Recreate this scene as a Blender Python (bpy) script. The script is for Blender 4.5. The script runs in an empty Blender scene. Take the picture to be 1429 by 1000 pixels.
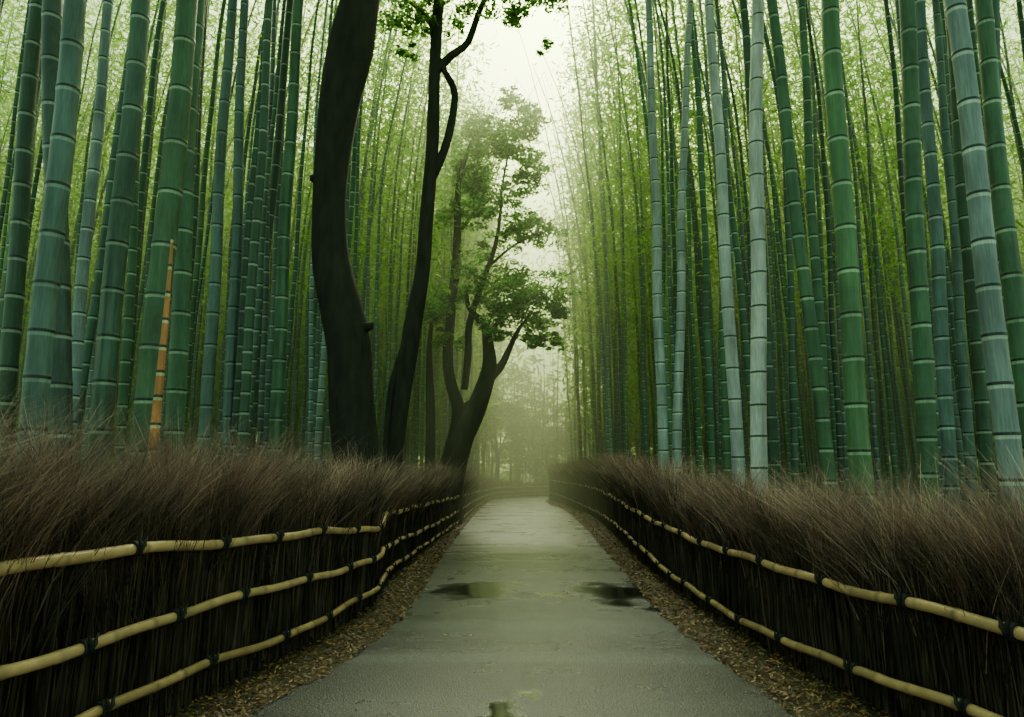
import bpy, math, random
import numpy as np
from mathutils import Vector
random.seed(4); rng=np.random.default_rng(7)
S=bpy.context.scene

# ------------------------------------------------------------------ helpers
def link(o,parent=None):
    S.collection.objects.link(o)
    if parent: o.parent=parent
    return o
def empty(name):
    e=bpy.data.objects.new(name,None); return link(e)
def mesh_np(name,V,Fq,mat,col=None,parent=None,smooth=False):
    """V (n,3), Fq (m,k) equal sized faces"""
    V=np.asarray(V,dtype=np.float32);Fq=np.asarray(Fq,dtype=np.int32)
    me=bpy.data.meshes.new(name)
    m,k=Fq.shape
    me.vertices.add(len(V));me.vertices.foreach_set('co',V.ravel())
    me.loops.add(m*k);me.loops.foreach_set('vertex_index',Fq.ravel())
    me.polygons.add(m);me.polygons.foreach_set('loop_start',np.arange(0,m*k,k,dtype=np.int32))
    if smooth: me.polygons.foreach_set('use_smooth',np.ones(m,dtype=bool))
    me.update(calc_edges=True)
    if col is not None:
        a=me.color_attributes.new('Col','FLOAT_COLOR','POINT')
        c=np.ones((len(V),4),dtype=np.float32);c[:,:3]=col
        a.data.foreach_set('color',c.ravel())
    me.materials.append(mat)
    return link(bpy.data.objects.new(name,me),parent)
class Acc:
    def __init__(s): s.V=[];s.F=[];s.C=[];s.n=0
    def add(s,V,F,C):
        s.V.append(V);s.F.append(F+s.n);s.C.append(C);s.n+=len(V)
    def build(s,name,mat,parent=None,smooth=False):
        return mesh_np(name,np.vstack(s.V),np.vstack(s.F),mat,np.vstack(s.C),parent,smooth)
def catmull(P,step):
    P=np.array(P,float);Q=np.vstack([2*P[0]-P[1],P,2*P[-1]-P[-2]]);out=[]
    for i in range(1,len(Q)-2):
        n=max(2,int(np.linalg.norm(Q[i+1][:3]-Q[i][:3])/step))
        t=np.linspace(0,1,n,endpoint=False)[:,None]
        a,b,c,d=Q[i-1],Q[i],Q[i+1],Q[i+2]
        out.append(.5*((2*b)+(-a+c)*t+(2*a-5*b+4*c-d)*t**2+(-a+3*b-3*c+d)*t**3))
    out.append(P[-1:]);return np.vstack(out)
def tube(P,R,sides=12,wob=0.0):
    P=np.asarray(P,float);R=np.asarray(R,float);n=len(P)
    T=np.gradient(P,axis=0);T/=np.linalg.norm(T,axis=1)[:,None]+1e-9
    ref=np.array([0,1,0.]) if abs(T[0][1])<.8 else np.array([1,0,0.])
    V=np.zeros((n,sides,3));a=np.linspace(0,2*math.pi,sides,endpoint=False)
    u=ref
    for i in range(n):
        u=u-T[i]*np.dot(u,T[i]);u/=np.linalg.norm(u)+1e-9;w=np.cross(T[i],u)
        r=R[i]*(1+wob*(np.sin(a*3+i*.21)+.6*np.sin(a*5-i*.33)+.5*np.sin(a*2+i*.13)))
        V[i]=P[i]+np.outer(np.cos(a)*r,u)+np.outer(np.sin(a)*r,w)
    i,j=np.meshgrid(np.arange(n-1),np.arange(sides),indexing='ij');j2=(j+1)%sides
    F=np.stack([i*sides+j,i*sides+j2,(i+1)*sides+j2,(i+1)*sides+j],-1).reshape(-1,4)
    return V.reshape(-1,3),F
# ------------------------------------------------------------------ materials
def newmat(name):
    m=bpy.data.materials.new(name);m.use_nodes=True;nt=m.node_tree
    return m,nt,nt.nodes['Principled BSDF'],nt.nodes,nt.links
def noise(N,L,scale,detail=4,vec=None,rough=.55):
    n=N.new('ShaderNodeTexNoise');n.inputs['Scale'].default_value=scale;n.inputs['Detail'].default_value=detail
    n.inputs['Roughness'].default_value=rough
    if vec is not None:L.new(vec,n.inputs['Vector'])
    return n
def mapping(N,L,scale,src='Object'):
    tc=N.new('ShaderNodeTexCoord');mp=N.new('ShaderNodeMapping');mp.inputs['Scale'].default_value=scale
    L.new(tc.outputs[src],mp.inputs['Vector']);return mp.outputs[0]
def ramp(N,L,src,stops):
    r=N.new('ShaderNodeValToRGB');L.new(src,r.inputs[0]);e=r.color_ramp.elements
    e[0].position,e[1].position=stops[0][0],stops[1][0]
    for i,(p,c) in enumerate(stops):
        if i>1:e.new(p)
    for i,(p,c) in enumerate(stops):
        e[i].position=p;e[i].color=(*c,1) if len(c)==3 else c
    return r
def mixc(N,L,f,a,b,mode='MIX'):
    m=N.new('ShaderNodeMix');m.data_type='RGBA';m.blend_type=mode
    for s,v in ((m.inputs[0],f),(m.inputs[6],a),(m.inputs[7],b)):
        if hasattr(v,'links'):L.new(v,s)
        else:s.default_value=v if isinstance(v,float) else (*v,1)
    return m.outputs[2]
def bump(N,L,h,b,strength=.3,dist=.02):
    n=N.new('ShaderNodeBump');n.inputs['Strength'].default_value=strength;n.inputs['Distance'].default_value=dist
    L.new(h,n.inputs['Height']);L.new(n.outputs[0],b.inputs['Normal'])
def colmat(name,rough=.5,nscale=(6,6,6),namt=.5,bumpv=0,spec=.5,weather=False):
    m,nt,b,N,L=newmat(name)
    at=N.new('ShaderNodeAttribute');at.attribute_name='Col'
    v=mapping(N,L,nscale);n=noise(N,L,1.0,5,v)
    r=ramp(N,L,n.outputs[0],[(.3,(1-namt,)*3),(.7,(1+namt*.6,)*3)])
    c=mixc(N,L,1.0,at.outputs['Color'],r.outputs[0],'MULTIPLY')
    b.inputs['Roughness'].default_value=rough
    if weather:
        v2=mapping(N,L,(3.5,3.5,2.2));n2=noise(N,L,1.0,7,v2,.65)
        r2=ramp(N,L,n2.outputs[0],[(.52,(0,0,0)),(.74,(.3,.3,.3))])
        c=mixc(N,L,r2.outputs[0],c,(.17,.22,.20))
        v3=mapping(N,L,(90,90,5));n3=noise(N,L,1.0,3,v3)
        r3=ramp(N,L,n3.outputs[0],[(.3,(.74,)*3),(.7,(1.17,)*3)]);c=mixc(N,L,1.0,c,r3.outputs[0],'MULTIPLY')
        rg=ramp(N,L,n2.outputs[0],[(.35,(rough-.06,)*3),(.7,(rough+.3,)*3)]);L.new(rg.outputs[0],b.inputs['Roughness'])
    L.new(c,b.inputs['Base Color'])
    b.inputs['Specular IOR Level'].default_value=spec
    if bumpv:bump(N,L,n.outputs[0],b,bumpv,.02)
    return m
def leafmat(name,trans=.5,boost=1.0):
    m,nt,b,N,L=newmat(name)
    at=N.new('ShaderNodeAttribute');at.attribute_name='Col'
    L.new(at.outputs['Color'],b.inputs['Base Color']);b.inputs['Roughness'].default_value=.55
    tr=N.new('ShaderNodeBsdfTranslucent')
    c=mixc(N,L,1.0,at.outputs['Color'],(1.5*boost,1.5*boost,.8*boost),'MULTIPLY');L.new(c,tr.inputs[0])
    mx=N.new('ShaderNodeMixShader');mx.inputs[0].default_value=trans
    L.new(b.outputs[0],mx.inputs[1]);L.new(tr.outputs[0],mx.inputs[2])
    L.new(mx.outputs[0],N['Material Output'].inputs['Surface']);return m
M_culm=colmat('bamboo_culm',.36,(9,9,1.2),.4,0,.45,True)
M_far=colmat('bamboo_culm_distant',.5,(5,5,.7),.35)
M_leafb=leafmat('bamboo_leaf',.62,1.6)
M_leaft=leafmat('tree_leaf',.42,1.35)
M_bark=colmat('dark_bark',.75,(7,7,1.6),.6,.8,.3)
M_twig=colmat('brushwood_twig',.7,(3,3,3),.5,0,.25)
M_rail=colmat('fence_bamboo',.42,(6,6,6),.3,.05)
M_tie=colmat('black_cord',.7,(40,40,40),.4,.3)
M_litter=colmat('dry_leaf',.6,(4,4,4),.4)
# ------------------------------------------------------------------ camera
cam=bpy.data.cameras.new('camera');cam.lens=24.01;cam.sensor_width=36;cam.clip_end=600;cam.clip_start=.05
co=bpy.data.objects.new('camera',cam);link(co);co.location=(0,0,1.6)
co.rotation_euler=(math.radians(90+9.53),0,math.radians(1.04));S.camera=co
# ------------------------------------------------------------------ world + sun
EL=math.radians(40);AZ=math.radians(3)
W=bpy.data.worlds.new('World');S.world=W;W.use_nodes=True
sky=W.node_tree.nodes.new('ShaderNodeTexSky');sky.sky_type='NISHITA';sky.sun_disc=False
sky.sun_elevation=EL;sky.sun_rotation=AZ
sky.dust_density=3;sky.ozone_density=0.0;sky.air_density=1
bg=W.node_tree.nodes['Background'];bg.inputs[1].default_value=.53
mm=mixc(W.node_tree.nodes,W.node_tree.links,1.0,sky.outputs[0],(.72,1.0,.47),'MULTIPLY')
W.node_tree.links.new(mm,bg.inputs[0])
su=bpy.data.lights.new('sun','SUN');su.energy=5.0;su.angle=math.radians(12);su.color=(1,.98,.74)
so=bpy.data.objects.new('sun',su);link(so)
d=Vector((math.sin(AZ)*math.cos(EL),math.cos(AZ)*math.cos(EL),math.sin(EL)))
so.rotation_euler=d.to_track_quat('Z','Y').to_euler();so.location=(0,0,30)
# ------------------------------------------------------------------ ground
m,nt,b,N,L=newmat('forest_soil')
v=mapping(N,L,(1,1,1));n=noise(N,L,2.2,8,v);n2=noise(N,L,30,5,v)
r=ramp(N,L,n.outputs[0],[(.3,(.045,.03,.017)),(.55,(.08,.05,.026)),(.75,(.07,.06,.03))])
L.new(mixc(N,L,.5,r.outputs[0],n2.outputs['Color'],'OVERLAY'),b.inputs['Base Color']);b.inputs['Roughness'].default_value=.9
bump(N,L,n2.outputs[0],b,.6,.03)
g=np.array([(-300,-100,0),(300,-100,0),(300,500,0),(-300,500,0)]);mesh_np('ground',g,[[0,1,2,3]],m)
# path
LE=[(-1.95,-6),(-1.95,0),(-1.9,3),(-1.83,4.85),(-1.62,5.7),(-1.48,6.6),(-1.38,7.9),(-1.4,9.75),(-1.56,12.78),(-1.76,18.68),(-1.98,28.7),(-2.04,38),(-1.6,43),(.6,47),(4.5,50.5)]
RE=[(1.95,-6),(1.92,0),(1.88,3),(1.8,4.91),(1.72,5.6),(1.64,6.6),(1.56,8.06),(1.6,10.4),(1.66,13.9),(1.79,21.2),(1.75,30.4),(1.2,38),(1.5,42),(3.0,44.6),(6.5,47.5)]
A=catmull([(x,y,0) for x,y in LE],.2);B=catmull([(x,y,0) for x,y in RE],.2)
def resamp(P,n):
    s=np.r_[0,np.cumsum(np.linalg.norm(np.diff(P[:,:2],axis=0),axis=1))];t=np.linspace(0,s[-1],n)
    return np.stack([np.interp(t,s,P[:,i]) for i in range(P.shape[1])],1)
n_=320;A=resamp(A,n_);B=resamp(B,n_);V=[]
A[:,0]+=.018*np.sin(A[:,1]*9.1)+.012*np.sin(A[:,1]*23);B[:,0]+=.018*np.sin(B[:,1]*8.3+1)+.012*np.sin(B[:,1]*21)
cols=9
for i in range(n_):
    for j in range(cols):
        t=j/(cols-1);p=A[i]*(1-t)+B[i]*t;V.append((p[0],p[1],.012+.02*(1-(2*t-1)**2)))
F=[[i*cols+j,i*cols+j+1,(i+1)*cols+j+1,(i+1)*cols+j] for i in range(n_-1) for j in range(cols-1)]
m,nt,b,N,L=newmat('wet_asphalt')
v=mapping(N,L,(1,1,1));vb=mapping(N,L,(.10,1.25,1))
fine=noise(N,L,75,3,v);big=noise(N,L,.9,6,v);band=noise(N,L,1.0,3,vb)
speck=noise(N,L,60,2,v)
c=ramp(N,L,band.outputs[0],[(.35,(.020,.023,.027)),(.5,(.031,.034,.038)),(.65,(.054,.058,.063))])
sp=ramp(N,L,speck.outputs[0],[(.35,(.22,.22,.22)),(.68,(2.2,2.2,2.2))])
c2=mixc(N,L,1.0,c.outputs[0],sp.outputs[0],'MULTIPLY')
geo=N.new('ShaderNodeNewGeometry');nv=noise(N,L,1.6,5,geo.outputs['Position'])
sep=N.new('ShaderNodeSeparateXYZ');L.new(geo.outputs['Position'],sep.inputs[0])
fr=N.new('ShaderNodeMath');fr.operation='MULTIPLY';L.new(sep.outputs[1],fr.inputs[0]);fr.inputs[1].default_value=1/3.05
fl=N.new('ShaderNodeMath');fl.operation='FLOOR';L.new(fr.outputs[0],fl.inputs[0])
wn=N.new('ShaderNodeTexWhiteNoise');wn.noise_dimensions='1D';L.new(fl.outputs[0],wn.inputs['W'])
bay=ramp(N,L,wn.outputs['Value'],[(0,(.72,)*3),(1,(1.3,)*3)])
c2=mixc(N,L,1.0,c2,bay.outputs[0],'MULTIPLY')
sub=N.new('ShaderNodeVectorMath');sub.operation='SUBTRACT';L.new(nv.outputs['Color'],sub.inputs[0]);sub.inputs[1].default_value=(.5,.5,.5)
sc=N.new('ShaderNodeVectorMath');sc.operation='MULTIPLY';L.new(sub.outputs[0],sc.inputs[0]);sc.inputs[1].default_value=(1.1,2.8,0)
ad=N.new('ShaderNodeVectorMath');ad.operation='ADD';L.new(geo.outputs['Position'],ad.inputs[0]);L.new(sc.outputs[0],ad.inputs[1])
prev=None
for (px,py,rx,ry) in [(1.3,9.7,.75,1.3),(-.65,9.9,.65,1.05),(-.15,4.9,.27,.24),(.35,9.2,.3,.25)]:
    s1=N.new('ShaderNodeVectorMath');s1.operation='SUBTRACT';L.new(ad.outputs[0],s1.inputs[0]);s1.inputs[1].default_value=(px,py,0)
    s2=N.new('ShaderNodeVectorMath');s2.operation='MULTIPLY';L.new(s1.outputs[0],s2.inputs[0]);s2.inputs[1].default_value=(1/rx,1/ry,0)
    ln=N.new('ShaderNodeVectorMath');ln.operation='LENGTH';L.new(s2.outputs[0],ln.inputs[0]);o=ln.outputs['Value']
    if prev is None:prev=o
    else:
        mn=N.new('ShaderNodeMath');mn.operation='MINIMUM';L.new(prev,mn.inputs[0]);L.new(o,mn.inputs[1]);prev=mn.outputs[0]
pud=ramp(N,L,prev,[(.5,(1,1,1)),(1.05,(0,0,0))])
c3=mixc(N,L,pud.outputs[0],c2,(.016,.018,.015));L.new(c3,b.inputs['Base Color'])
rr=ramp(N,L,band.outputs[0],[(.3,(.26,)*3),(.7,(.44,)*3)])
rb=ramp(N,L,big.outputs[0],[(.3,(.65,)*3),(.7,(1.15,)*3)])
r2=mixc(N,L,1.0,rr.outputs[0],rb.outputs[0],'MULTIPLY')
rgh=mixc(N,L,pud.outputs[0],r2,(.05,.05,.05));L.new(rgh,b.inputs['Roughness'])
bn=N.new('ShaderNodeBump');bn.inputs['Distance'].default_value=.012;L.new(fine.outputs[0],bn.inputs['Height'])
inv=N.new('ShaderNodeMath');inv.operation='MULTIPLY_ADD';L.new(pud.outputs[0],inv.inputs[0]);inv.inputs[1].default_value=-.62;inv.inputs[2].default_value=.64
L.new(inv.outputs[0],bn.inputs['Strength']);L.new(bn.outputs[0],b.inputs['Normal']);b.inputs['Specular IOR Level'].default_value=.42
mesh_np('path',V,F,m,smooth=True)
PA,PB=A,B
# ------------------------------------------------------------------ fences  (x,y,rails...,top)
FLp=[(-2.6,-3,1.13,.67,.28,1.85),(-2.62,0,1.13,.67,.28,1.85),(-2.56,2.71,1.13,.67,.28,1.87),(-2.44,3.71,1.15,.68,.3,1.81),(-2.30,4.84,1.12,.69,.28,1.83),(-2.2,5.54,1.08,.66,.25,1.80),(-2.00,6.63,1.04,.64,.23,1.74),(-1.87,7.88,.98,.61,.23,1.72),(-1.83,8.7,.95,.58,.22,1.68),(-1.9,9.3,1.05,.62,.27,1.65),(-2.05,11.27,1.0,.54,.2,1.60),(-2.10,15.6,.95,.45,.14,1.65),(-2.10,22.01,.88,.44,.13,1.64),(-2.2,31,.78,.42,.13,1.42),(-2.1,39.43,.68,.40,.13,1.2),(-1.6,44.5,.7,.4,.14,1.15),(.3,48.2,.68,.4,.14,1.0),(3.5,51.5,.7,.4,.14,1.2)]
FRp=[(2.7,-3,.78,.3,1.45),(2.68,0,.78,.3,1.45),(2.61,2.93,.78,.32,1.45),(2.52,3.88,.8,.33,1.46),(2.37,4.92,.8,.27,1.5),(2.32,5.24,.8,.24,1.5),(2.17,6.71,.8,.2,1.45),(2.06,9.42,.83,.22,1.55),(2.1,13.16,.91,.33,1.8),(2.3,18,1.0,.36,1.95),(2.5,25.6,1.08,.3,2.1),(2.1,34,1.14,.4,2.1),(1.5,41.5,1.22,.52,2.0)]
def fence(P,nr,out,name):
    root=empty(name)
    C=catmull(P,.08);s=np.r_[0,np.cumsum(np.linalg.norm(np.diff(C[:,:2],axis=0),axis=1))]
    T=np.gradient(C[:,:2],axis=0);T/=np.linalg.norm(T,axis=1)[:,None];Nn=np.stack([T[:,1],-T[:,0]],1)*out
    def at(q):
        f=lambda a:np.interp(q,s,a)
        return np.stack([f(C[:,0]),f(C[:,1])],1),np.stack([f(T[:,0]),f(T[:,1])],1),np.stack([f(Nn[:,0]),f(Nn[:,1])],1),f(C[:,2]),f(C[:,-1])
    top=C[:,-1]
    core=Acc()
    k=len(C);hh=top*.62+.02*np.sin(s*31)
    ring=[]
    for off,z in ((.10,0*hh),(.10,hh),(.2,hh+.04),(.32,hh),(.32,0*hh)):
        ring.append(np.c_[C[:,:2]+Nn*off,z])
    V=np.stack(ring,1).reshape(-1,3);nn=5
    i,j=np.meshgrid(np.arange(k-1),np.arange(nn-1),indexing='ij')
    F=np.stack([i*nn+j,i*nn+j+1,(i+1)*nn+j+1,(i+1)*nn+j],-1).reshape(-1,4)
    core.add(V,F,np.tile([.02,.014,.010],(len(V),1)));core.build('packed_core',M_twig,root)
    def ribbons(nm,dens,z0f,z1f,wid,rad,lean,fan,cols,bend):
        mid=(s[:-1]+s[1:])/2;ds=np.diff(s);yy=np.interp(mid,s,C[:,1]);dist=np.maximum(3.0,np.hypot(np.interp(mid,s,C[:,0]),yy))
        wgt=ds*dens*(3.2/dist)**.95;wgt[yy<1.5]*=.35
        n=int(wgt.sum());cdf=np.cumsum(wgt)/wgt.sum();q=np.interp(rng.random(n),cdf,mid)+rng.normal(0,.04,n)
        o=rng.uniform(rad[0],rad[1],n);big_=fan>.1
        # bundles: neighbouring twigs share a lean and a length
        bid=(np.floor(q*5.5+rng.normal(0,.25,n)).astype(int)%997)*3+np.floor(o*7).astype(int)
        tl=rng.normal(0,.28,4000)[bid];tf=rng.normal(0,.28,4000)[bid];th_=rng.normal(0,.095,4000)[bid];tc=rng.uniform(.6,1.35,4000)[bid]
        p,t,no,rt,tp=at(q);dd=np.maximum(3.0,np.hypot(p[:,0],p[:,1]))
        tuft=.05*np.sin(q*2.9+1)+.05*np.sin(q*6.7)+th_
        z0=z0f(rt,tp,n);z1=z1f(rt,tp,n)+tuft*(1 if big_ else .1)
        ln=rng.normal(lean,abs(fan)*.7+.02,n)+(tl+.15*np.sin(q*4.3))*big_;fo=rng.normal(fan*.35,abs(fan)*.6+.01,n)+tf*big_
        base=np.c_[p+no*o[:,None],z0];H=(z1-z0)
        dirx=t*ln[:,None]+no*fo[:,None]
        th=rng.uniform(0,math.pi,n);side=np.c_[np.cos(th),np.sin(th)*.6,np.zeros(n)]
        w=(wid*(dd/3.2)**.85*rng.uniform(.6,1.4,n))[:,None]
        segs=4;pts=[]
        for k2 in range(segs):
            u=k2/(segs-1);c=base.copy();c[:,2]+=H*u*(1-.1*bend*u);c[:,:2]+=dirx*(H*(.3*u+.7*u**2.2)*bend)[:,None] if bend else dirx*(H*u)[:,None]
            c+=rng.normal(0,.006,(n,3))*(u>0)
            ww=w*(1-.8*u);pts.append(c-side*ww/2);pts.append(c+side*ww/2)
        V=np.stack(pts,1).reshape(-1,3);b0=np.arange(n)[:,None]*segs*2
        F=np.concatenate([b0+np.array([[2*k2,2*k2+1,2*k2+3,2*k2+2]]) for k2 in range(segs-1)],0)
        cc=np.array(cols)[rng.integers(0,len(cols),n)]*rng.uniform(.5,1.4,(n,1))*(tc[:,None] if big_ else 1)
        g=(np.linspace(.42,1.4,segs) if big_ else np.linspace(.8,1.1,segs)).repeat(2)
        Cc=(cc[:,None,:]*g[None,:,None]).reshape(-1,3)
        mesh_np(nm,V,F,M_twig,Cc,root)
    dk=[(.06,.034,.025),(.085,.048,.035),(.115,.068,.048),(.04,.025,.019)]
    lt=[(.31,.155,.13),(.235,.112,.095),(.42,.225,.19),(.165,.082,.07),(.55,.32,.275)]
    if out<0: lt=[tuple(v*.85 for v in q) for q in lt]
    ribbons('wall_twigs',1500,lambda r,t,n:rng.uniform(-.02,.25,n),lambda r,t,n:t*.72+rng.normal(0,.08,n),.010,(.02,.12),0,.05,dk,0)
    ribbons('back_twigs',300,lambda r,t,n:rng.uniform(-.02,.15,n),lambda r,t,n:t*.72+rng.normal(0,.08,n),.012,(.3,.38),0,.05,dk,0)
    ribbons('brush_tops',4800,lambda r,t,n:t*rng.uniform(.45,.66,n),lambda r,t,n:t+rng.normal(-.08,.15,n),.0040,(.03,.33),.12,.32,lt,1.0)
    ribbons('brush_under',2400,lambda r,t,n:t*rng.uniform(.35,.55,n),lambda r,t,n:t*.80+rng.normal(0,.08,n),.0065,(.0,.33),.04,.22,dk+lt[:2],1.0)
    rails=Acc();ties=Acc()
    for r_ in range(nr):
        off=-.045
        sb=np.arange(0,s[-1],.035)
        p,t,no,_,_=at(sb);z=np.interp(sb,s,C[:,2+r_])+.012*np.sin(sb*2.1+r_*2)+.008*np.sin(sb*5.3+r_)
        node_s=[];q=.1
        while q<s[-1]:node_s.append(q);q+=random.uniform(.28,.42)
        node_s=np.array(node_s);dn=np.min(np.abs(sb[:,None]-node_s[None,:]),1)
        rad=(.034-.002*r_)*(1+.0*sb)+.0055*np.exp(-(dn/.018)**2)
        V,F=tube(np.c_[p+no*off,z],rad,12)
        base=np.array([(.72,.38,.20),(.67,.36,.19),(.61,.32,.16)][r_%3])
        idx=np.searchsorted(node_s,sb);jit=rng.uniform(.7,1.12,len(node_s)+2)[idx]
        cc=base[None]*jit[:,None]*(1-.6*np.exp(-((dn)/.016)**2))[:,None]
        rails.add(V,F,np.repeat(cc,12,0))
        q=.55+.15*r_
        while q<s[-1]:
            pp,tt,nn2,_,_=at(np.array([q]));zz=np.interp(q,s,C[:,2+r_])+.012*math.sin(q*2.1+r_*2)+.008*math.sin(q*5.3+r_)
            c0=np.array([*(pp[0]+nn2[0]*off),zz]);T3=np.array([*tt[0],0.])
            for k2,o2 in enumerate((-.018,-.004,.011,.024)):
                a=np.linspace(0,2*math.pi,15);N3=np.array([*nn2[0],0.])
                Pp=c0+T3*(o2+.004*math.sin(q*9+k2))+np.outer(np.cos(a),N3)*.041+np.outer(np.sin(a),[0,0,1])*.041
                V,F=tube(Pp,np.full(15,.0085),6);ties.add(V,F,np.tile([.012,.011,.012],(len(V),1)))
            N3=np.array([*nn2[0],0.])
            for dz,dt in ((.05,.03),(.055,-.02),(-.01,0)):
                Pp=np.array([c0-N3*.045+[0,0,.0],c0-N3*.058+[0,0,dz*.5]+T3*dt*.6,c0-N3*.05+[0,0,dz]+T3*dt,c0-N3*.05+[0,0,dz+.02]+T3*dt*1.6])
                V,F=tube(Pp,[.015,.014,.009,.004],6);ties.add(V,F,np.tile([.012,.011,.012],(len(V),1)))
            q+=random.uniform(.75,1.05)
    rails.build('rails',M_rail,root,True);ties.build('cord_ties',M_tie,root,True)
    post=Acc()
    for q in np.arange(1.0,s[-1],1.8):
        pp,tt,nn2,rt,tp=at(np.array([q]));c=pp[0]+nn2[0]*.08
        V,F=tube([(c[0],c[1],-.1),(c[0],c[1],tp[0]*.35),(c[0],c[1],tp[0]*.6)],[.035,.033,.03],8);post.add(V,F,np.tile([.06,.045,.03],(len(V),1)))
    pp=C[-1];V,F=tube([(pp[0],pp[1],-.1),(pp[0],pp[1],.6),(pp[0],pp[1],pp[-1]*.75)],[.06,.06,.055],10);post.add(V,F,np.tile([.35,.26,.13],(len(V),1)))
    post.build('posts',M_rail,root,True)
    return C
CL_=fence(FLp,3,-1,'brushwood_fence');CR_=fence(FRp,2,1,'brushwood_fence')
# ------------------------------------------------------------------ leaf litter on the verges
def litter():
    n=34000;side=rng.integers(0,2,n);y=2.5+44*rng.random(n)**2.1
    xl=np.interp(y,CL_[:,1],CL_[:,0]);xe=np.interp(y,PA[:,1],PA[:,0]);xr=np.interp(y,CR_[:,1],CR_[:,0]);xf=np.interp(y,PB[:,1],PB[:,0])
    t=rng.random(n)*1.04;t=np.where(rng.random(n)<.004,1+rng.random(n)**2*2.5,t)
    x=np.where(side==0,(xl-.1)+(xe-xl+.1)*t,(xr+.1)+(xf-xr-.1)*t)
    sz=rng.uniform(.008,.020,n)*(1+y/12);th=rng.uniform(0,6.28,n)
    a=np.c_[np.cos(th),np.sin(th),rng.normal(0,.3,n)];bb=np.c_[-np.sin(th),np.cos(th),rng.normal(0,.4,n)]*.36
    c=np.c_[x,y,.022+.015*rng.random(n)]
    V=np.stack([c-a*sz[:,None],c-bb*sz[:,None],c+a*sz[:,None],c+bb*sz[:,None]],1).reshape(-1,3)
    F=np.arange(n*4).reshape(n,4);pal=np.array([(.32,.12,.045),(.21,.085,.035),(.12,.058,.028),(.44,.20,.065),(.08,.045,.026)])
    cc=np.repeat(pal[rng.integers(0,5,n)]*rng.uniform(.6,1.2,(n,1)),4,0);mesh_np('fallen_leaves',V,F,M_litter,cc)
litter()
# ------------------------------------------------------------------ bamboo
GREEN=(.058,.125,.073);DG=(.032,.066,.046);TEAL=(.093,.14,.15);PALE=(.60,.55,.64);BLUE=(.21,.245,.30);ORANGE=(.60,.19,.06);BRIGHT=(.085,.175,.082)
def culm(acc,x0,Y,sl,D,H,tint,sides,detail,bend=(0,0),ysl=0.,white=1.):
    z=-.1;L0=D*random.uniform(1.6,2.1);rings=[];tint=np.array(tint)
    i=0
    while z<H:
        L_=min(.6,L0*(1+.02*i))*random.uniform(.93,1.07)
        if detail:
            rings+= [(z-.008,1.06,'d'),(z+.010,1.05,'d'),(z+.016,1.02,'n'),(z+.04,1,'n'),(z+L_*.5,.985,'n'),(z+L_-.044,1,'n'),(z+L_-.034,1.0,'w'),(z+L_-.015,1.03,'w')]
        else:
            rings+= [(z,1.06,'d'),(z+.035,1,'n'),(z+L_-.06,1,'n'),(z+L_-.045,1,'w')]
        z+=L_;i+=1
    R=np.array([(a,b_) for a,b_,c in rings]);k=[c for a,b_,c in rings]
    zz=R[:,0];t=np.clip(zz/H,0,1);rad=D/2*(1-.78*t**1.6)*R[:,1]
    u=np.clip((zz-8)/10,0,None)**2
    ph=random.uniform(0,6.28);wb=.012*np.sin(zz*1.7+ph)+.02*np.sin(zz*.6+ph)
    X=x0+sl*zz+bend[0]*u+wb;Yy=Y+ysl*zz+bend[1]*u
    a=np.linspace(0,2*math.pi,sides,endpoint=False)
    V=np.stack([X[:,None]+np.cos(a)*rad[:,None],Yy[:,None]+np.sin(a)*rad[:,None],np.repeat(zz[:,None],sides,1)],-1).reshape(-1,3)
    n=len(zz);i_,j_=np.meshgrid(np.arange(n-1),np.arange(sides),indexing='ij');j2=(j_+1)%sides
    F=np.stack([i_*sides+j_,i_*sides+j2,(i_+1)*sides+j2,(i_+1)*sides+j_],-1).reshape(-1,4)
    wcol=np.minimum(tint*1.6+np.array([.27,.28,.27])*white,.7);cm={'d':tint*.07,'w2':tint*.8+wcol*.2,'n':tint,'w':wcol}
    cc=np.array([cm[q] for q in k])
    inn=np.cumsum([q=='n' for q in k])//(4 if detail else 2);jit=rng.uniform(.8,1.18,inn.max()+1)[inn];cc=cc*jit[:,None]
    acc.add(V,F,np.repeat(cc,sides,0))
spec=[(-4.93,-.040,.17,6.5,DG),(-3.63,-.012,.18,5,TEAL),(-3.85,-.128,.20,6,(.045,.068,.068)),(-5.99,-.02,.17,9,BLUE),(-4.06,-.006,.21,6.5,(.075,.125,.11)),(-3.57,.016,.235,6.3,(.056,.115,.06)),(-3.26,.003,.115,6.0,ORANGE),(-3.80,-.030,.21,7.5,GREEN),(-4.22,-.008,.17,9,TEAL),(-4.08,-.029,.17,9.5,TEAL),(-4.48,.028,.17,11,DG),(-3.63,-.007,.21,10,GREEN),
(3.59,.001,.17,5.2,BLUE),(4.72,.009,.18,6.5,GREEN),(3.81,.045,.18,6.7,GREEN),(4.77,.046,.16,8,(.10,.15,.17)),(3.09,.022,.20,6.5,BRIGHT),(3.59,-.052,.16,8,GREEN),(2.72,.059,.20,8.4,PALE),(2.96,-.013,.18,9.5,(.47,.46,.54)),(2.49,.069,.17,12,(.36,.38,.44)),(2.43,-.002,.19,12,(.36,.38,.44)),(3.95,-.002,.18,11,DG),(6.95,.035,.16,11,TEAL),(5.01,.088,.20,7.5,DG),
(-6.6,.01,.17,8.3,GREEN),(-5.3,-.02,.15,10.5,DG),(5.9,.03,.17,9,DG),(4.4,.02,.15,10.2,GREEN),(6.2,.05,.19,7.8,(.04,.10,.065))]
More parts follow.
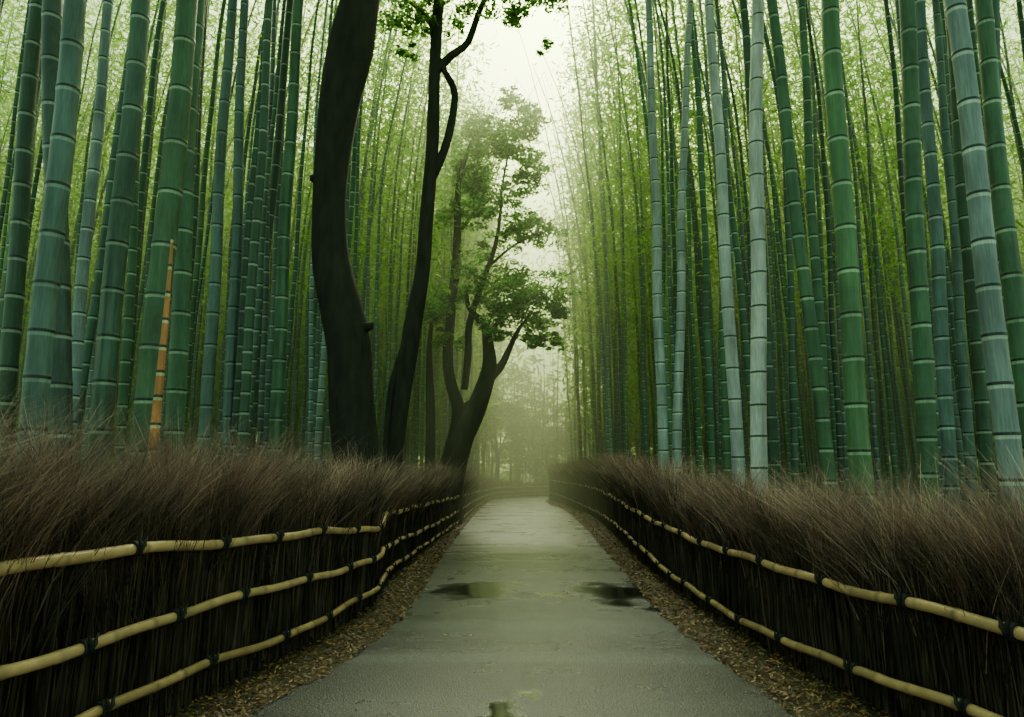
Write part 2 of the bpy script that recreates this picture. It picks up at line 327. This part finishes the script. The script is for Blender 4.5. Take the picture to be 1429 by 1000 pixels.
for (x0,sl,D,Y,c) in spec:
    a=Acc();culm(a,x0,Y,sl,D,3.7 if c==ORANGE else random.uniform(17,20),c,20,True,(random.uniform(-1,1)-(.4 if x0>0 else -.4),random.uniform(-.6,.6)),0,1.0 if c!=TEAL else .4)
    a.build('bamboo_stalk',M_culm,None,True)
acc=Acc();cnt=0;placed=[(q[0],q[3]) for q in spec];tops=[]
pal=[GREEN,DG,TEAL,(.08,.145,.125),(.055,.11,.076),(.18,.235,.25),BRIGHT,(.065,.13,.11)]
tries=0
while cnt<1220 and tries<40000:
    tries+=1
    sd=random.choice((-1,1));Y=8+60*random.random()**1.15
    edge=2.9+.25*math.sin(Y*.5+sd)+(.8 if sd<0 and Y<26 else 0)
    x=sd*(edge+random.random()**1.4*(7+Y*.72))
    if Y<14 and abs(x)<9:
        if random.random()<.5:continue
    if any(abs(x-px)<.4 and abs(Y-py)<.45 for px,py in placed[-400:]):continue
    if Y>44 and x>0 and x<7:continue
    D=random.uniform(.08,.15)*(1 if Y<30 else 1.05)
    lean=random.gauss(0,.024)-(.008*sd if Y>18 else 0);ysl=random.gauss(0,.02)
    H=random.uniform(15,22)+(2.5 if Y>24 else 0)
    bend=(-sd*abs(random.gauss(.7,.8)),random.gauss(0,.6))
    culm(acc,x,Y,lean,D,H,np.array(random.choice(pal))*random.uniform(.65,1.15),12 if Y<16 else 7,Y<16,bend,ysl)
    placed.append((x,Y));tops.append((x,Y,lean,H,bend));cnt+=1
for k in range(60):
    sd=random.choice((-1,1));culm(acc,sd*random.uniform(3.8,12),random.uniform(-8,4.0),random.gauss(0,.02),random.uniform(.11,.17),random.uniform(14,20),random.choice(pal),8,False)
for k in range(34):
    culm(acc,random.uniform(-4,7),random.uniform(54,66),random.gauss(0,.03),random.uniform(.10,.16),random.uniform(7,14),random.choice(pal),6,False)
acc.build('bamboo_grove',M_far,None,True)
# ------------------------------------------------------------------ bamboo foliage
def leaves(c,sz,ratio,droop,cols,name,mat,parent=None):
    n=len(c);th=rng.uniform(0,2*math.pi,n);el=rng.normal(droop,.45,n)
    a=np.c_[np.cos(th)*np.cos(el),np.sin(th)*np.cos(el),np.sin(el)]
    r=rng.normal(0,1,(n,3));b_=np.cross(a,r);b_/=np.linalg.norm(b_,axis=1)[:,None]+1e-9
    s=sz[:,None];V=np.stack([c-a*s,c-b_*s*ratio-a*s*.15,c+a*s,c+b_*s*ratio-a*s*.15],1).reshape(-1,3)
    return mesh_np(name,V,np.arange(n*4).reshape(n,4),mat,np.repeat(cols,4,0),parent)
lc=[]
for (x,Y,lean,H,bend) in tops:
    m_=random.randint(3,6) if Y<18 else random.randint(17,25);lo=11.5 if Y<18 else (6.5 if Y<26 else 3.0)
    for k in range(m_):
        z=lo+(H-lo)*random.random()**.72;u=max(0,(z-8)/10)**2
        cx=x+lean*z+bend[0]*u+random.gauss(0,.7);cy=Y+bend[1]*u+random.gauss(0,.7)
        wd=max(0,Y-30)*.03
        if -1.9-wd-max(0,(8-z))*.1<cx<2.3+wd+max(0,(8-z))*.1 and Y<64:continue
        nn=26;pts=rng.normal(0,1,(nn,3))*[.55,.55,.38]+[cx,cy,z];lc.append(pts)
lc=np.vstack(lc);sz=rng.uniform(.07,.13,len(lc))*(1+np.clip((lc[:,1]-16)/19,0,2.0))
pl=np.array([(.17,.28,.05),(.21,.34,.065),(.12,.22,.045),(.25,.37,.085)])
leaves(lc,sz,.24,-.35,pl[rng.integers(0,4,len(lc))]*rng.uniform(.75,1.1,(len(lc),1)),'bamboo_foliage',M_leafb)
nc=800;cc_=np.c_[rng.uniform(-14,14,nc),rng.uniform(-10,13,nc),rng.uniform(11.5,18,nc)]  # leaves added overhead, out of view, to shade the near path and fences
pts=(cc_[:,None,:]+rng.normal(0,1,(len(cc_),34,3))*[.7,.7,.35]).reshape(-1,3)
leaves(pts,rng.uniform(.14,.26,len(pts)),.2,-.3,pl[rng.integers(0,4,len(pts))],'unseen_shade_canopy',M_leafb)
nd=8500;x=rng.uniform(-80,80,nd);y=66+rng.uniform(0,26,nd);z=38*rng.random(nd)**.9
gap=(np.abs(x-2)<3.6+z*.12)&(z>8);keep=~gap|(rng.random(nd)<np.clip(.45-(z-8)/45,.08,.45));cc_=np.c_[x,y,z][keep]
pts=(cc_[:,None,:]+rng.normal(0,1,(len(cc_),14,3))*[1.2,1.2,.8]).reshape(-1,3)
leaves(pts,rng.uniform(.4,.72,len(pts)),.35,-.2,pl[rng.integers(0,4,len(pts))],'distant_trees',M_leafb)
# ------------------------------------------------------------------ trees
def limb(acc,pts,Y,yoff=0,wob=.05,c=(.03,.026,.022),flare=False):
    P=catmull([(x,Y+yoff*math.sin(i*1.3)*.3,z,r) for i,(x,z,r) in enumerate(pts)],.12)
    V,F=tube(P[:,:3],P[:,3],16,wob);acc.add(V,F,np.tile(c,(len(V),1))*rng.uniform(.85,1.15,(len(V),1)))
def crown(blobs,n,size,name,parent,Y,yj,dark=1.):
    out=[];col=[]
    pal=np.array([(.05,.11,.03),(.075,.155,.042),(.12,.23,.06),(.035,.08,.027)])*dark
    for (x,z,r) in blobs:
        k=max(4,int(14*(r/.5)**1.6));cy=Y+random.gauss(0,yj)
        for _ in range(k):
            v=rng.normal(0,1,3);v/=np.linalg.norm(v);q=np.array([x,cy,z])+v*r*random.uniform(.25,1.1)*[1,1,.85]
            m_=int(n*random.uniform(.5,1.5));rr=r*random.uniform(.25,.45)
            p=rng.normal(0,1,(m_,3));p/=np.linalg.norm(p,axis=1)[:,None]
            out.append(q+p*rr*(rng.random((m_,1))**.5)*[1.2,1.2,.55]);col.append(pal[rng.integers(0,4,m_)]*random.uniform(.65,1.45))
    c=np.vstack(out);leaves(c,rng.uniform(.7,1.3,len(c))*size,.42,-.1,np.vstack(col),name,M_leaft,parent)
root=empty('camphor_tree');a=Acc()
limb(a,[(-2.42,-.1,.5),(-2.43,.5,.40),(-2.45,1.81,.345),(-2.55,2.6,.33),(-2.62,3.4,.32),(-2.77,4.06,.31),(-2.93,4.73,.285),(-3.0,5.54,.255),(-3.01,6.36,.27),(-2.95,7.33,.32),(-2.78,8.33,.36),(-2.66,9.23,.31),(-2.5,10.5,.27),(-2.3,12,.2),(-1.9,14,.1)],10,0,.035,(.022,.018,.016))
for (x,z,dx) in ((-3.25,6.1,-.1),(-2.33,3.75,.12)):
    P=[(x-dx*1.6,10,z-.05),(x-dx*.4,9.95,z),(x+dx*.4,9.93,z+.02),(x+dx*.6,9.93,z+.06)];V,F=tube(P,[.12,.085,.06,.015],10,.1);a.add(V,F,np.tile([.02,.016,.012],(len(V),1)))
limb(a,[(-2.5,10.3,.2),(-3.3,11.6,.15),(-4.2,12.8,.07)],10);limb(a,[(-2.4,11.2,.14),(-1.4,12.4,.1),(-.7,13.2,.05)],10,1)
a.build('trunk',M_bark,root,True)
crown([(-2,14.2,1.1),(-4.3,13.1,1.0),(-.7,13.6,.9),(-3.1,14.5,1.0),(-2.2,13.2,.8)],24,.09,'leaves',root,10,.8)
root=empty('slender_tree');a=Acc()
limb(a,[(-2.3,-.1,.24),(-2.28,.6,.17),(-2.27,1.72,.14),(-2.18,2.85,.15),(-2.02,4.14,.16),(-1.85,5.21,.135),(-1.80,6.31,.13),(-1.72,7.73,.12),(-1.70,9.20,.11),(-1.66,10.73,.10),(-1.6,12,.06),(-1.5,13,.03)],12)
limb(a,[(-1.77,6.9,.08),(-1.56,7.4,.08),(-1.4,7.95,.075),(-1.31,8.75,.07),(-1.5,9.2,.06),(-1.62,9.5,.04)],12)
limb(a,[(-1.7,9.2,.09),(-1.37,9.55,.078),(-1.08,9.8,.068),(-.88,10.4,.06),(-.7,10.9,.05),(-.45,11.7,.03)],12)
limb(a,[(-2.45,-.1,.16),(-2.42,1.0,.11),(-2.4,2.1,.08),(-2.33,3.1,.085),(-2.05,4.1,.09)],12)
limb(a,[(-1.68,10.0,.06),(-2.0,10.5,.04),(-2.5,10.9,.02)],12)
a.build('trunk',M_bark,root,True)
crown([(-2.5,10.5,.5),(-2.1,10.2,.45),(-1.75,10.5,.5),(-2.9,10.7,.45),(-.3,10.4,.5),(.2,10.5,.5),(-.75,10.7,.45),(-1.3,12.2,.6),(-.2,11.8,.5),(-2.3,12,.6),(-1.2,10.5,.4),(.7,10.4,.4),(-.1,10.0,.35),(-2.3,9.8,.3),(.5,10.0,.25)],26,.06,'leaves',root,12,.4,1.4)
root=empty('broadleaf_tree');a=Acc();cb=(.03,.03,.022)
limb(a,[(-2.5,-.1,.55),(-2.38,.7,.43),(-2.28,1.49,.39),(-2.0,2.62,.36),(-1.55,3.7,.31),(-1.15,4.9,.24),(-1.2,5.9,.18),(-1.31,6.4,.13),(-1.81,6.98,.09),(-1.94,7.72,.05)],22,.6,.06,cb)
limb(a,[(-1.1,4.7,.18),(-.75,5.1,.13),(-.5,5.6,.10),(-.2,6.2,.07),(.2,6.73,.03)],22,.5,.06,cb)
limb(a,[(-2.75,-.1,.3),(-2.5,1.0,.25),(-2.38,2.2,.22),(-2.13,3.5,.21),(-2.35,4.4,.18),(-2.5,5.3,.17),(-2.45,6.74,.16),(-2.25,8.96,.14),(-2.23,11.2,.10),(-1.9,12.5,.06),(-1.6,13.5,.03)],22,.5,.06,cb)
limb(a,[(-2.13,3.6,.15),(-1.7,3.85,.13),(-1.3,4.3,.13),(-1.1,4.7,.12)],22,0,.06,cb)
limb(a,[(-3.1,-.1,.2),(-3.02,1.83,.16),(-3.06,3.89,.14),(-3.1,5.6,.09),(-3.0,7,.04)],22,.4,.06,cb)
limb(a,[(-1.95,4.3,.12),(-1.85,5.4,.12),(-1.8,6.5,.11),(-1.4,7.8,.09),(-.99,8.96,.07),(-.8,10.2,.055),(-.75,11.25,.045),(-.5,12.6,.03)],22,.5,.06,cb)
limb(a,[(-2.55,.3,.2),(-2.7,1.6,.15),(-2.3,2.6,.13),(-1.9,3.1,.12),(-1.6,3.6,.1)],22,1.2,.06,cb)
limb(a,[(-1.2,6.1,.07),(-.6,6.9,.05),(-.1,7.6,.03)],22,1,.06,cb);limb(a,[(-1.2,8.4,.05),(-.4,9.2,.04),(.4,9.6,.02)],22,1,.06,cb);limb(a,[(-2.2,9.6,.07),(-1.7,10.4,.05),(-1.2,10.8,.03)],22,1,.06,cb)
a.build('trunk',M_bark,root,True)
crown([(-1.01,13.7,1.0),(-1.75,13.1,.85),(.05,13.3,.8),(-.76,12.42,.95),(.25,12.1,.7),(-1.6,12.1,.85),(.2,11.3,.7),(-1.0,10.9,.85),(-.1,10.1,.7),(.6,9.6,.7),(-1.8,11.1,.7),(-.39,9.5,.7),(-1.6,9.9,.65),(-.27,8.0,1.0),(-1.22,7.6,.9),(.8,7.3,.8),(-.74,6.9,.85),(.4,6.6,.85),(-2.88,6.74,.75),(1.0,5.8,.4),(-2.4,7.6,.65),(-1.3,8.9,.6),(1.1,6.6,.5),(-.1,7.3,.85),(.3,5.8,.5),(-.9,6.1,.5),(-1.9,8.3,.6),(-2.5,10.3,.55),(-2.6,5.9,.5),(.4,14.2,.5),(-.4,14.6,.55),(-2.3,12.1,.55)],34,.078,'leaves',root,22,.5,1.9)
def small_tree(x,y,h,r):
    root=empty('misty_tree');a=Acc();limb(a,[(x,-.1,.2),(x+.15,h*.3,.15),(x-.1,h*.6,.11),(x,h*.9,.04)],y,.3,.05,(.03,.03,.025))
    limb(a,[(x+.1,h*.35,.08),(x+.9,h*.6,.04)],y);limb(a,[(x,h*.4,.08),(x-.9,h*.65,.04)],y);a.build('trunk',M_bark,root,True)
    crown([(x+random.gauss(0,r*.6),h*random.uniform(.25,1.0),r*random.uniform(.3,.55)) for _ in range(13)],10,.13,'leaves',root,y,r*.4,1.4)
small_tree(-2.2,53,8,2.4);small_tree(.8,57,7,2.4);small_tree(-4.5,51,6,2);small_tree(-.6,62,10,2.6);small_tree(3.6,58,8,2.5);small_tree(1.8,52.5,4.5,1.4)
# ------------------------------------------------------------------ mist
m=bpy.data.materials.new('mist');m.use_nodes=True;nt=m.node_tree;nt.nodes.clear()
o=nt.nodes.new('ShaderNodeOutputMaterial');vs=nt.nodes.new('ShaderNodeVolumePrincipled')
vs.inputs['Color'].default_value=(.92,1,.62,1);vs.inputs['Density'].default_value=.027;vs.inputs['Anisotropy'].default_value=.6
nt.links.new(vs.outputs[0],o.inputs['Volume'])
x0,x1,y0,y1,z0,z1=-80,80,15,110,-.5,26
V=[(x0,y0,z0),(x1,y0,z0),(x1,y1,z0),(x0,y1,z0),(x0,y0,z1),(x1,y0,z1),(x1,y1,z1),(x0,y1,z1)]
mesh_np('mist',V,[[0,3,2,1],[4,5,6,7],[0,1,5,4],[1,2,6,5],[2,3,7,6],[3,0,4,7]],m)
print('culms',cnt,'leaves',len(lc))
